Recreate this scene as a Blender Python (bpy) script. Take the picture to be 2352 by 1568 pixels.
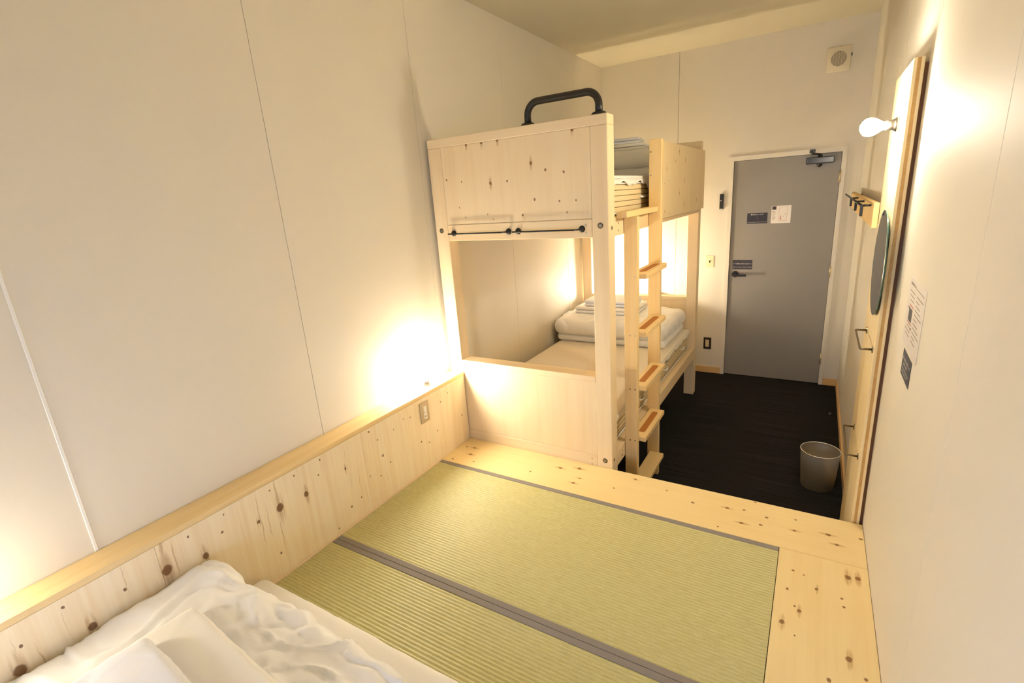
import bpy, bmesh, math, random
from mathutils import Vector, Matrix, noise
random.seed(7)
for _o in list(bpy.data.objects):
    bpy.data.objects.remove(_o)
SC = bpy.context.scene
COL = SC.collection

# ------------------------------------------------------------------ camera
cam = bpy.data.cameras.new('camera')
cam_o = bpy.data.objects.new('camera', cam)
COL.objects.link(cam_o)
_rt = Vector((0.85780506, 0.50932856, -0.06895583))
_up = Vector((-0.08353109, 0.27052801, 0.95908141))
_fw = Vector((-0.50714204, 0.81694493, -0.27460506))
_m = Matrix.Identity(4)
for _i in range(3):
    _m[_i][0] = _rt[_i]; _m[_i][1] = _up[_i]; _m[_i][2] = -_fw[_i]
_m[0][3], _m[1][3], _m[2][3] = 1.90482, 0.0, 1.81991
cam_o.matrix_world = _m
cam.sensor_width = 36.0
cam.lens = 1140.53 / 2352.0 * 36.0
cam.clip_start = 0.02
SC.camera = cam_o

# ------------------------------------------------------------------ world and exposure
world = bpy.data.worlds.new('daylight'); SC.world = world
world.use_nodes = True
_bg = world.node_tree.nodes['Background']
_bg.inputs[0].default_value = (0.46, 0.60, 1.0, 1.0)
_bg.inputs[1].default_value = 4.0
SC.view_settings.view_transform = 'Standard'
SC.view_settings.look = 'None'
SC.view_settings.gamma = 1.0
SC.view_settings.use_curve_mapping = False
SC.view_settings.exposure = 1.56
LAMP_COL = (1.0, 0.92, 0.76)
LAMP_W = dict(ledge=175.0, near=60.0, wall=170.0, rear=270.0)   # emission strength of each bulb

# ------------------------------------------------------------------ room dimensions (metres)
W, D, H = 2.181, 5.0525, 2.972
Y0 = -0.65                 # wall behind the camera
HP = 0.379                 # top of the tatami platform
YP = 2.291                 # far edge of the platform = near face of the bunk
XA = 0.118                 # face of the wainscot

# ------------------------------------------------------------------ mesh helpers
def new_bm(): return bmesh.new()

def box(bm, x0, x1, y0, y1, z0, z1):
    vs = [bm.verts.new((x, y, z)) for x in (x0, x1) for y in (y0, y1) for z in (z0, z1)]
    for f in ((0, 1, 3, 2), (4, 6, 7, 5), (0, 4, 5, 1), (2, 3, 7, 6), (0, 2, 6, 4), (1, 5, 7, 3)):
        bm.faces.new([vs[i] for i in f])
    return vs

def bev(bm, w, seg=1):
    bmesh.ops.bevel(bm, geom=list(bm.edges), offset=w, segments=seg, affect='EDGES', profile=0.5, clamp_overlap=True)

def frame_of(axis):
    a = Vector(axis).normalized()
    t = Vector((0, 0, 1)) if abs(a.z) < 0.9 else Vector((1, 0, 0))
    u = a.cross(t).normalized(); v = a.cross(u).normalized()
    return a, u, v

def lathe(bm, base, axis, prof, n=24, closed=True):
    """prof: list of (height along axis, radius)"""
    a, u, v = frame_of(axis); b = Vector(base); rings = []
    for h, r in prof:
        if r < 1e-6:
            rings.append([bm.verts.new(b + a * h)])
        else:
            rings.append([bm.verts.new(b + a * h + (u * math.cos(2 * math.pi * i / n) + v * math.sin(2 * math.pi * i / n)) * r) for i in range(n)])
    for r0, r1 in zip(rings, rings[1:]):
        for i in range(n):
            j = (i + 1) % n
            if len(r0) == 1 and len(r1) == 1: continue
            if len(r0) == 1: bm.faces.new((r0[0], r1[j], r1[i]))
            elif len(r1) == 1: bm.faces.new((r0[i], r0[j], r1[0]))
            else: bm.faces.new((r0[i], r0[j], r1[j], r1[i]))
    if closed:
        if len(rings[0]) > 1: bm.faces.new(rings[0][::-1])
        if len(rings[-1]) > 1: bm.faces.new(rings[-1])
    bmesh.ops.recalc_face_normals(bm, faces=list(bm.faces))

def tube(bm, pts, r, n=12):
    P = [Vector(p) for p in pts]; rings = []
    prev = None
    for i, p in enumerate(P):
        d = (P[min(i + 1, len(P) - 1)] - P[max(i - 1, 0)]).normalized()
        if prev is None:
            _, u, v = frame_of(d)
        else:
            u = (prev - d * prev.dot(d)).normalized(); v = d.cross(u)
        prev = u
        rings.append([bm.verts.new(p + (u * math.cos(2 * math.pi * k / n) + v * math.sin(2 * math.pi * k / n)) * r) for k in range(n)])
    for a, b in zip(rings, rings[1:]):
        for k in range(n):
            bm.faces.new((a[k], a[(k + 1) % n], b[(k + 1) % n], b[k]))
    bm.faces.new(rings[0][::-1]); bm.faces.new(rings[-1])
    bmesh.ops.recalc_face_normals(bm, faces=list(bm.faces))

def arc(c, a0, a1, r, u, v, n=8):
    c, u, v = Vector(c), Vector(u), Vector(v)
    return [c + u * (r * math.cos(a0 + (a1 - a0) * i / n)) + v * (r * math.sin(a0 + (a1 - a0) * i / n)) for i in range(n + 1)]

WLOC = {}
def obj(name, bm, mat, parent=None, smooth=False, origin=None, label=None):
    """link a bmesh (world coordinates) as one mesh object"""
    if origin is None:
        xs = [v.co.x for v in bm.verts]; ys = [v.co.y for v in bm.verts]; zs = [v.co.z for v in bm.verts]
        origin = Vector(((min(xs) + max(xs)) / 2, (min(ys) + max(ys)) / 2, min(zs)))
    origin = Vector(origin)
    bmesh.ops.translate(bm, verts=list(bm.verts), vec=-origin)
    bmesh.ops.recalc_face_normals(bm, faces=list(bm.faces))
    me = bpy.data.meshes.new(name); bm.to_mesh(me); bm.free()
    if mat is not None: me.materials.append(mat)
    if smooth:
        for p in me.polygons: p.use_smooth = True
    o = bpy.data.objects.new(name, me); COL.objects.link(o)
    return place(o, origin, parent, label)

def place(o, origin, parent=None, label=None):
    origin = Vector(origin)
    if parent is not None:
        o.parent = parent
        o.location = origin - WLOC[parent.name]
    else:
        o.location = origin
    WLOC[o.name] = origin
    if label: o['label'] = label
    return o

def bobj(name, dims, mat, parent=None, b=0.0015, label=None):
    bm = new_bm(); box(bm, *dims)
    if b: bev(bm, b)
    return obj(name, bm, mat, parent, label=label)

def thing(name, label, cat, loc, group=None):
    o = bpy.data.objects.new(name, None); COL.objects.link(o)
    o.empty_display_size = 0.05
    o.location = loc; WLOC[o.name] = Vector(loc)
    return tag(o, label, cat, group)

def tag(o, label, cat, group=None):
    o['label'] = label; o['category'] = cat
    if group: o['group'] = group
    return o

def struct(o, label=None):
    o['kind'] = 'structure'
    if label: o['label'] = label
    return o

def auto_smooth(o, ang=40):
    me = o.data
    for p in me.polygons: p.use_smooth = True
    bm = new_bm(); bm.from_mesh(me)
    for e in bm.edges:
        if len(e.link_faces) == 2 and e.calc_face_angle(0) > math.radians(ang): e.smooth = False
    bm.to_mesh(me); bm.free()
    return o

# ------------------------------------------------------------------ material helpers
def srgb(r, g, b):
    f = lambda c: (c / 255 / 12.92) if c <= 10 else ((c / 255 + 0.055) / 1.055) ** 2.4
    return (f(r), f(g), f(b), 1.0)

class NT:
    def __init__(s, name):
        s.m = bpy.data.materials.new(name); s.m.use_nodes = True
        s.t = s.m.node_tree; s.n = s.t.nodes; s.l = s.t.links
        s.bsdf = s.n['Principled BSDF']
    def node(s, typ, **kw):
        n = s.n.new(typ)
        for k, v in kw.items(): setattr(n, k, v)
        return n
    def link(s, a, b): s.l.new(a, b)
    def math(s, op, a, b=None, c=None, clamp=False):
        n = s.node('ShaderNodeMath', operation=op); n.use_clamp = clamp
        for i, x in enumerate((a, b, c)):
            if x is None: continue
            if hasattr(x, 'is_linked'): s.link(x, n.inputs[i])
            else: n.inputs[i].default_value = x
        return n.outputs[0]
    def vmath(s, op, a, b=None):
        n = s.node('ShaderNodeVectorMath', operation=op)
        for i, x in enumerate((a, b)):
            if x is None: continue
            if hasattr(x, 'is_linked'): s.link(x, n.inputs[i])
            else: n.inputs[i].default_value = x
        return n.outputs['Value'] if op in ('LENGTH', 'DISTANCE', 'DOT_PRODUCT') else n.outputs[0]
    def pos(s): return s.node('ShaderNodeNewGeometry').outputs['Position']
    def noise(s, vec, scale, detail=3, rough=0.5):
        n = s.node('ShaderNodeTexNoise'); s.link(vec, n.inputs['Vector'])
        n.inputs['Scale'].default_value = scale; n.inputs['Detail'].default_value = detail; n.inputs['Roughness'].default_value = rough
        return n.outputs[0]
    def mix(s, fac, a, b):
        n = s.node('ShaderNodeMix', data_type='RGBA')
        if hasattr(fac, 'is_linked'): s.link(fac, n.inputs[0])
        else: n.inputs[0].default_value = fac
        for i, x in ((6, a), (7, b)):
            if hasattr(x, 'is_linked'): s.link(x, n.inputs[i])
            else: n.inputs[i].default_value = x
        return n.outputs[2]
    def ramp(s, fac, a0, a1, b0=0.0, b1=1.0):
        n = s.node('ShaderNodeMapRange'); n.interpolation_type = 'SMOOTHSTEP'
        s.link(fac, n.inputs[0])
        for i, x in enumerate((a0, a1, b0, b1)): n.inputs[i + 1].default_value = x
        return n.outputs[0]
    def bump(s, height, strength=0.2, dist=0.002):
        n = s.node('ShaderNodeBump'); s.link(height, n.inputs['Height'])
        n.inputs['Strength'].default_value = strength; n.inputs['Distance'].default_value = dist
        s.link(n.outputs[0], s.bsdf.inputs['Normal'])
    def set(s, color=None, rough=None, metal=None, spec=None, sheen=None):
        if color is not None:
            if hasattr(color, 'is_linked'): s.link(color, s.bsdf.inputs['Base Color'])
            else: s.bsdf.inputs['Base Color'].default_value = color
        if rough is not None: s.bsdf.inputs['Roughness'].default_value = rough
        if metal is not None: s.bsdf.inputs['Metallic'].default_value = metal
        if spec is not None: s.bsdf.inputs['Specular IOR Level'].default_value = spec
        if sheen is not None: s.bsdf.inputs['Sheen Weight'].default_value = sheen
        return s.m

def plain(name, col, rough=0.5, metal=0.0, spec=None):
    n = NT(name)
    return n.set(col, rough, metal, spec)

def paint(name, col, rough=0.75, amp=0.03):
    n = NT(name); p = n.pos()
    f = n.noise(p, 3.0, 4)
    c2 = tuple(c * (1 - amp * 2) for c in col[:3]) + (1,)
    n.bump(n.noise(p, 260, 2), 0.08, 0.0006)
    return n.set(n.mix(f, col, c2), rough, spec=0.25)

def wood(name, grain, light, dark, knots=None, kaxes=None, rnd=0.25, streak=0.45, rough=0.5, kcol=srgb(132, 86, 46), fine=1.0, streaks=()):
    """softwood: fine lines along `grain` (0,1,2), loose random knots, and named knots (u, v, radius mm) lying in the plane kaxes"""
    n = NT(name); p = n.pos()
    oi = n.node('ShaderNodeObjectInfo')
    off = n.node('ShaderNodeCombineXYZ')
    for i in range(3): n.link(n.math('MULTIPLY', oi.outputs['Random'], 7.3 + 3 * i), off.inputs[i])
    q = n.vmath('ADD', p, off.outputs[0])
    sc = [22.0 * fine] * 3; sc[grain] = 1.1
    g = n.vmath('MULTIPLY', q, tuple(sc))
    w1 = n.noise(g, 1.0, 5, 0.6)
    sc2 = [85.0 * fine] * 3; sc2[grain] = 2.5
    w2 = n.noise(n.vmath('MULTIPLY', q, tuple(sc2)), 1.0, 3, 0.6)
    f = n.math('ADD', n.math('MULTIPLY', n.ramp(w1, 0.35, 0.72), 0.65), n.math('MULTIPLY', n.ramp(w2, 0.4, 0.75), 0.35))
    col = n.mix(n.math('MULTIPLY', f, streak), light, dark)
    col = n.mix(n.math('MULTIPLY', n.ramp(n.noise(q, 1.7, 2), 0.4, 0.7), 0.18), col, dark)
    mask = None
    if rnd > 0:
        ks = [11.0] * 3; ks[grain] = 6.0
        vo = n.node('ShaderNodeTexVoronoi'); vo.inputs['Scale'].default_value = 1.0
        n.link(n.vmath('MULTIPLY', q, tuple(ks)), vo.inputs['Vector'])
        sep = n.node('ShaderNodeSeparateColor'); n.link(vo.outputs['Color'], sep.inputs[0])
        rad = n.math('MULTIPLY', n.math('SUBTRACT', sep.outputs[0], 1.0 - rnd), 0.75)
        d = n.math('SUBTRACT', rad, vo.outputs['Distance'])
        mask = n.ramp(d, 0.0, 0.02)
    if knots:
        ua, va = kaxes; gv = 1 if grain == va else 0
        sep = n.node('ShaderNodeSeparateXYZ'); n.link(p, sep.inputs[0])
        wob = n.math('MULTIPLY', n.math('SUBTRACT', n.noise(p, 60, 2), 0.5), 0.006)
        u = n.math('ADD', sep.outputs[ua], wob); v = n.math('SUBTRACT', sep.outputs[va], wob)
        halo = None
        for (ku, kv, s) in knots:
            r = s * 0.001 * (0.75 if s < 9 else 0.62)
            du = n.math('DIVIDE', n.math('SUBTRACT', u, ku), r * (1.25 if gv == 0 else 1.0))
            dv = n.math('DIVIDE', n.math('SUBTRACT', v, kv), r * (1.25 if gv == 1 else 1.0))
            dd = n.math('ADD', n.math('MULTIPLY', du, du), n.math('MULTIPLY', dv, dv))
            m = n.ramp(dd, 1.5, 0.6)
            mask = m if mask is None else n.math('MAXIMUM', mask, m)
            if s >= 9:
                a = n.math('DIVIDE', n.math('SUBTRACT', (v if gv else u), (kv if gv else ku)), r * 6.0)
                b = n.math('DIVIDE', n.math('SUBTRACT', (u if gv else v), (ku if gv else kv)), r * 1.6)
                hh = n.ramp(n.math('ADD', n.math('MULTIPLY', a, a), n.math('MULTIPLY', b, b)), 1.0, 0.1)
                halo = hh if halo is None else n.math('MAXIMUM', halo, hh)
        for (ku, kv, hw, hl) in streaks:
            cu = n.math('ADD', u, n.math('MULTIPLY', n.math('SUBTRACT', n.noise(p, 14, 2), 0.5), 0.02))
            a = n.math('DIVIDE', n.math('SUBTRACT', v, kv), hl); b = n.math('DIVIDE', n.math('SUBTRACT', cu, ku), hw * 0.001)
            hh = n.math('MULTIPLY', n.ramp(n.math('ADD', n.math('MULTIPLY', a, a), n.math('MULTIPLY', b, b)), 1.3, 0.2), 0.9)
            halo = hh if halo is None else n.math('MAXIMUM', halo, hh)
        if halo is not None:
            hf = n.math('MULTIPLY', n.math('MULTIPLY', halo, n.ramp(w2, 0.30, 0.6)), 0.75)
            col = n.mix(hf, col, tuple(0.55 * a + 0.45 * b for a, b in zip(dark, kcol)))
    if mask is not None:
        km = n.mix(n.noise(q, 240, 2), kcol, tuple(c * 0.55 for c in kcol[:3]) + (1,))
        col = n.mix(n.math('MULTIPLY', mask, 0.88), col, km)
    n.bump(w2, 0.06, 0.0008)
    return n.set(col, rough, spec=0.35)

def fabric(name, col, scale=900, rough=0.85, sheen=0.3, bump=0.15):
    n = NT(name); p = n.pos()
    n.bump(n.noise(p, scale, 2), bump, 0.0006)
    return n.set(col, rough, spec=0.2, sheen=sheen)

# ------------------------------------------------------------------ materials
M = {}
M['wall'] = paint('white_wall_panel', srgb(230, 222, 205), 0.62)
M['ceiling'] = paint('ceiling_paint', srgb(217, 207, 178), 0.85)
M['seam'] = plain('panel_joint', srgb(176, 160, 128), 0.8)
M['joiner'] = plain('white_joint_strip', srgb(240, 238, 232), 0.4)
KW = [(1.116,0.666,16),(0.992,0.677,24),(0.897,0.672,10),(1.332,0.672,9),(1.079,0.775,5),(1.191,0.717,5),(1.211,0.781,5),(0.762,0.716,6),(0.956,0.483,6),(1.243,0.408,5),(1.33,0.47,7),(1.564,0.622,8),(1.851,0.56,6),(1.914,0.527,5),(1.499,0.783,5),(1.546,0.717,5),(1.66,0.722,4),(1.738,0.747,4),(1.533,0.524,4),(1.465,0.558,5),(1.394,0.483,5),(0.965,0.772,4),(0.781,0.779,4),(0.69,0.666,16),(0.35,0.663,17),(0.183,0.664,22),(0.449,0.717,6),(0.305,0.773,5),(0.569,0.698,24),(0.654,0.771,5),(0.202,0.731,6),(2.12,0.751,5),(2.045,0.723,5),(2.231,0.56,6),(1.992,0.565,5),(1.79,0.734,5),(1.609,0.561,5)]
SW = [(0.906,0.67,2.2,0.13),(0.936,0.62,2.4,0.12),(0.99,0.74,4.5,0.075),(0.978,0.57,2.0,0.08),(1.338,0.715,2.0,0.085),(1.352,0.60,1.6,0.05),(1.40,0.60,1.5,0.10),(1.432,0.47,2.0,0.08),(1.578,0.48,1.6,0.055),(0.572,0.79,6.0,0.06),(0.60,0.72,2.4,0.07),(0.455,0.75,1.6,0.05),(0.30,0.72,1.4,0.07),(0.23,0.66,2.6,0.06),(0.655,0.74,1.5,0.05),(1.70,0.62,1.2,0.05),(1.25,0.52,1.4,0.05),(0.19,0.74,1.6,0.04)]
KB = [(0.665,1.985,12),(0.744,1.946,8),(0.841,1.929,7),(0.419,1.908,11),(0.521,1.912,7),(0.675,1.811,8),(0.813,1.795,6),(0.233,1.929,5),(0.133,1.945,6),(0.203,1.795,4),(0.386,1.751,4),(0.851,1.741,5),(0.284,2.112,10),(0.381,2.112,11),(0.478,2.112,10),(0.891,2.112,11),(0.901,1.794,5),(0.24,1.741,4),(0.422,1.724,4),(0.601,1.738,7)]
KP = [(1.658,2.18,11),(1.729,2.091,11),(1.803,2.112,8),(2.054,2.158,12),(2.083,2.103,10),(2.114,1.916,15),(2.146,1.924,14),(1.964,1.665,11),(1.915,1.59,13),(2.014,1.802,9),(1.923,1.759,7),(2.091,1.791,6),(1.509,2.158,8),(1.766,2.28,6),(1.728,2.195,7),(1.822,2.177,8),(1.933,2.212,6),(1.642,2.023,5),(1.931,2.13,9),(2.168,2.182,8),(2.103,1.525,14),(2.049,1.419,8),(1.973,1.86,4),(1.937,1.87,6),(1.949,1.682,5),(1.375,2.207,5),(1.206,2.243,9),(1.954,1.548,4),(2.143,1.469,7),(2.096,1.751,6),(0.18,2.025,7),(0.314,2.048,7),(0.667,2.088,7),(0.927,2.08,11),(0.224,2.187,12),(0.171,2.181,8),(0.249,2.111,13),(0.9,2.224,14),(0.801,2.188,12),(0.939,2.135,10),(1.132,2.121,6)]
PL, PD = srgb(240, 217, 178), srgb(219, 184, 131)
BL, BD = srgb(240, 220, 184), srgb(222, 190, 142)
YL, YD = srgb(244, 220, 164), srgb(230, 194, 124)
M['ply_wainscot'] = wood('wainscot_plywood', 2, srgb(250, 234, 202), srgb(229, 197, 145), KW, (1, 2), rnd=0.0, streak=0.55, streaks=SW)
M['ledge'] = wood('pine_ledge', 1, srgb(240, 212, 158), srgb(220, 178, 108), rnd=0.1)
M['plat'] = wood('platform_pine', 0, YL, YD, KP, (0, 1), rnd=0.0, streak=0.35, kcol=srgb(150, 96, 40))
M['plat_y'] = wood('platform_pine_side', 1, YL, YD, KP, (0, 1), rnd=0.0, streak=0.35, kcol=srgb(150, 96, 40))
M['strip'] = wood('pale_edge_strip', 1, srgb(240, 216, 180), srgb(228, 196, 150), rnd=0.0)
M['bunk_panel'] = wood('bunk_plywood', 2, BL, BD, KB, (0, 2), rnd=0.0, streak=0.35, kcol=srgb(140, 92, 42))
M['bunk_x'] = wood('bunk_pine_x', 0, BL, BD, rnd=0.16, streak=0.4)
M['bunk_y'] = wood('bunk_pine_y', 1, PL, PD, rnd=0.16, streak=0.4)
M['bunk_z'] = wood('bunk_pine_z', 2, BL, BD, rnd=0.16, streak=0.4)
M['ladder_z'] = wood('ladder_pine_z', 2, srgb(236, 208, 152), srgb(218, 176, 108), rnd=0.06, streak=0.45)
M['ladder_y'] = wood('ladder_pine_y', 1, srgb(236, 208, 152), srgb(218, 176, 108), rnd=0.06, streak=0.45)
M['board_z'] = wood('wall_board_pine', 2, srgb(250, 230, 182), srgb(233, 198, 134), rnd=0.1, streak=0.5)
M['board_core'] = wood('wall_board_core', 0, srgb(214, 172, 104), srgb(188, 138, 70), rnd=0.0, streak=0.8)
M['rack'] = wood('rack_pine', 1, srgb(238, 204, 138), srgb(222, 176, 100), rnd=0.05)
M['batten'] = wood('dark_batten', 2, srgb(126, 84, 52), srgb(92, 58, 36), rnd=0.1)
M['skirting'] = wood('skirting_pine', 0, srgb(226, 190, 136), srgb(206, 162, 104), rnd=0.05)
M['pad'] = plain('brown_grip_pad', srgb(176, 112, 44), 0.8)
M['black'] = plain('black_powder_coat', srgb(24, 22, 20), 0.38)
M['black_s'] = plain('black_plastic', srgb(30, 28, 27), 0.3)
M['steel'] = plain('brushed_steel_screw', srgb(190, 184, 174), 0.35, 1.0)
M['zinc'] = plain('zinc_bolt', srgb(150, 146, 132), 0.35, 1.0)
M['hole'] = plain('bolt_recess', srgb(92, 72, 44), 0.8)
M['bronze'] = plain('aged_steel_bar', srgb(120, 104, 80), 0.35, 1.0)
M['nickel'] = plain('nickel_socket', srgb(168, 160, 146), 0.28, 1.0)
M['ivory'] = plain('ivory_plastic', srgb(232, 214, 172), 0.35)
M['whitepl'] = plain('white_plastic', srgb(240, 234, 222), 0.35)
M['vent'] = plain('vent_white_plastic', srgb(224, 212, 184), 0.5)
M['ventshade'] = plain('vent_inside_shade', srgb(52, 40, 26), 0.8)  # dark disc colour stands in for the shade behind the grille slots
M['frame'] = plain('cream_door_frame', srgb(230, 222, 206), 0.45)
M['door'] = paint('grey_door_paint', srgb(152, 147, 140), 0.40, 0.02)
M['hinge'] = plain('satin_hinge', srgb(206, 190, 152), 0.4, 0.6)
M['navy'] = plain('navy_print', srgb(38, 38, 52), 0.5)
M['paper'] = plain('white_paper', srgb(242, 236, 230), 0.7)
M['paper_grey'] = plain('laminated_paper', srgb(216, 208, 200), 0.45)
M['ink'] = plain('dark_ink', srgb(60, 54, 54), 0.6)
M['ink_grey'] = plain('grey_ink', srgb(120, 110, 96), 0.6)
M['ink_white'] = plain('white_ink', srgb(238, 236, 236), 0.6)
M['ink_red'] = plain('red_ink', srgb(190, 110, 100), 0.6)
M['sheet'] = fabric('white_cotton', srgb(246, 242, 236), 1200, 0.9)
M['satin'] = fabric('white_satin_cover', srgb(242, 240, 238), 600, 0.45, 0.5, 0.03)
M['towel'] = fabric('white_terry_towel', srgb(240, 240, 246), 420, 0.98, 0.6, 0.9)
M['pad_cloth'] = fabric('mattress_pad_cloth', srgb(236, 224, 204), 800, 0.9)
M['glassm'] = plain('mirror_silver', srgb(200, 206, 204), 0.02, 1.0)
M['glass_edge'] = plain('green_glass_edge', srgb(70, 104, 92), 0.15)
M['alu'] = plain('brushed_aluminium', srgb(216, 212, 206), 0.36, 0.62)
M['alu_shade'] = plain('aluminium_inside_shade', srgb(178, 170, 156), 0.4, 0.7)  # darker copy of the aluminium: shade inside the bin put into colour
M['heri'] = fabric('grey_tatami_border', srgb(142, 134, 128), 700, 0.75, 0.1, 0.25)

def m_bulb(name, strength):
    n = NT(name)
    n.bsdf.inputs['Base Color'].default_value = (1, 0.95, 0.85, 1)
    n.bsdf.inputs['Emission Color'].default_value = LAMP_COL + (1,)
    n.bsdf.inputs['Emission Strength'].default_value = strength
    return n.m

def m_tatami():
    n = NT('woven_tatami_rush'); p = n.pos()
    a = n.noise(n.vmath('MULTIPLY', p, (30, 420, 30)), 1.0, 3)
    b = n.noise(n.vmath('MULTIPLY', p, (260, 90, 90)), 1.0, 2)
    sep = n.node('ShaderNodeSeparateXYZ'); n.link(p, sep.inputs[0])
    # rush ribs run across the mat; a darker valley line every rib
    s = n.math('SINE', n.math('MULTIPLY', sep.outputs[1], 2 * math.pi / 0.0145))
    line = n.ramp(s, -0.7, -1.0)
    c = n.mix(n.ramp(a, 0.3, 0.75), srgb(208, 202, 148), srgb(190, 182, 122))
    c = n.mix(n.math('MULTIPLY', line, 0.4), c, srgb(160, 144, 82))
    c = n.mix(n.math('MULTIPLY', n.ramp(b, 0.55, 0.8), 0.35), c, srgb(224, 218, 168))
    n.bump(b, 0.25, 0.0015)
    return n.set(c, 0.48, spec=0.4)
M['tatami'] = m_tatami()

def m_carpet():
    n = NT('charcoal_ribbed_carpet'); p = n.pos()
    a = n.noise(n.vmath('MULTIPLY', p, (2.0, 150, 10)), 1.0, 3)
    b = n.noise(p, 500, 2)
    c = n.mix(n.ramp(a, 0.35, 0.75), srgb(30, 29, 29), srgb(50, 48, 47))
    n.bump(n.math('ADD', n.math('MULTIPLY', a, 0.6), b), 0.7, 0.003)
    return n.set(c, 0.95, spec=0.1)
M['carpet'] = m_carpet()

def m_mattress():
    n = NT('striped_mattress_ticking'); p = n.pos()
    sep = n.node('ShaderNodeSeparateXYZ'); n.link(p, sep.inputs[0])
    s = n.math('SINE', n.math('MULTIPLY', sep.outputs[2], 2 * math.pi / 0.028))
    s2 = n.math('SINE', n.math('MULTIPLY', sep.outputs[2], 2 * math.pi / 0.0093))
    c = n.mix(n.ramp(s, 0.82, 0.97), srgb(230, 212, 172), srgb(126, 104, 66))
    c = n.mix(n.math('MULTIPLY', n.ramp(s2, 0.5, 0.95), 0.25), c, srgb(170, 146, 100))
    return n.set(c, 0.8, spec=0.2)
M['mattress'] = m_mattress()

# ================================================================== THE ROOM
def panel_run(parent, cuts, make, gap=0.0016):
    for a, b in zip(cuts, cuts[1:]):
        bm = new_bm(); box(bm, *make(a + gap / 2, b - gap / 2)); bev(bm, 0.0012)
        obj('wall_panel', bm, M['wall'], parent)

T = 0.08
floor = struct(bobj('floor', (-T, W + T, Y0 - T, D + T, -0.08, 0.0), M['carpet'], b=0), 'charcoal carpet floor with fine ribbed lines')
ceil = struct(bobj('ceiling', (-T, W + T, Y0 - T, D + T, H, H + 0.08), M['ceiling'], b=0), 'plain cream ceiling')
wl = struct(bobj('wall_left', (-T, -0.009, Y0 - T, D + T, 0, H), M['seam'], b=0), 'white panelled wall beside the bunk and tatami')
panel_run(wl, [Y0, -0.468, 0.444, 1.336, 2.25, 3.18, 4.125, D], lambda a, b: (-0.009, 0.0, a, b, 0.0, H))
bobj('joint_strip', (0.0, 0.003, 0.4395, 0.4485, 0.826, H - 0.001), M['joiner'], wl, 0.001)
wr = struct(bobj('wall_right', (W + 0.009, W + T, Y0 - T, D + T, 0, H), M['seam'], b=0), 'white panelled wall behind the pine board')
panel_run(wr, [Y0, 0.376, 1.286, 2.196, 3.106, 4.016, D], lambda a, b: (W, W + 0.009, a, b, 0.0, H))

# far wall with the door opening
DX0, DX1, DZ = 1.192, 2.066, 2.045
bm = new_bm()
box(bm, -T, DX0, D + 0.009, D + 0.10, 0, H); box(bm, DX1, W + T, D + 0.009, D + 0.10, 0, H); box(bm, DX0, DX1, D + 0.009, D + 0.10, DZ, H)
wb = struct(obj('wall_back', bm, M['seam']), 'white wall around the grey door')
for d in ((0.0, 0.7316, 0.0, H), (0.7344, DX0, 0.0, H), (DX0, DX1, DZ, H), (DX1, W, 0.0, H)):
    bobj('wall_panel', (d[0], d[1], D, D + 0.009, d[2], d[3]), M['wall'], wb, 0.0)

# wall behind the camera, with an unseen window added to bring in cool daylight
WX0, WX1, WZ0, WZ1 = 0.85, 1.85, 0.62, 1.32
bm = new_bm()
box(bm, -T, WX0, Y0 - T, Y0, 0, H); box(bm, WX1, W + T, Y0 - T, Y0, 0, H)
box(bm, WX0, WX1, Y0 - T, Y0, 0, WZ0); box(bm, WX0, WX1, Y0 - T, Y0, WZ1, H)
wf = struct(obj('wall_front', bm, M['wall']), 'white wall with a small added window facing the door')
bm = new_bm()
for d in ((WX0, WX0 + 0.04, WZ0, WZ1), (WX1 - 0.04, WX1, WZ0, WZ1), (WX0 + 0.04, WX1 - 0.04, WZ0, WZ0 + 0.04), (WX0 + 0.04, WX1 - 0.04, WZ1 - 0.04, WZ1), (1.33, 1.37, WZ0 + 0.04, WZ1 - 0.04)):
    box(bm, d[0], d[1], Y0 - 0.06, Y0 - 0.02, d[2], d[3])
win = struct(obj('added_window_1', bm, M['frame']), 'small two-light window added out of view for daylight')
def m_pane():
    n = NT('clear_pane'); tr = n.node('ShaderNodeBsdfTransparent'); gl = n.node('ShaderNodeBsdfGlossy'); gl.inputs['Roughness'].default_value = 0.0
    mx = n.node('ShaderNodeMixShader'); mx.inputs[0].default_value = 0.06
    n.link(tr.outputs[0], mx.inputs[1]); n.link(gl.outputs[0], mx.inputs[2])
    n.link(mx.outputs[0], n.n['Material Output'].inputs[0]); return n.m
M['pane'] = m_pane()
for a, b in ((WX0 + 0.04, 1.33), (1.37, WX1 - 0.04)):
    bobj('pane', (a, b, Y0 - 0.042, Y0 - 0.038, WZ0 + 0.04, WZ1 - 0.04), M['pane'], win, 0)

bobj('door_leak_blocker', (DX0 - 0.02, DX1 + 0.02, D + 0.1005, D + 0.12, -0.02, DZ + 0.02), M['seam'], wb, 0)  # added behind the door to stop sky light leaking through its gaps
# skirting
struct(bobj('baseboard_back', (0.94, DX0 - 0.001, D - 0.012, D, 0.0, 0.063), M['skirting']), 'pale wood skirting beside the door')
struct(bobj('baseboard_corner', (DX1 + 0.001, W - 0.0125, D - 0.012, D, 0.0, 0.063), M['skirting']), 'short pale wood skirting between door and corner')
M['skirting_y'] = wood('skirting_pine_y', 1, srgb(226, 190, 136), srgb(206, 162, 104), rnd=0.05)
struct(bobj('baseboard_right', (W - 0.012, W, 2.815, D, 0.0, 0.063), M['skirting_y']), 'pale wood skirting under the hook rail')

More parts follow.
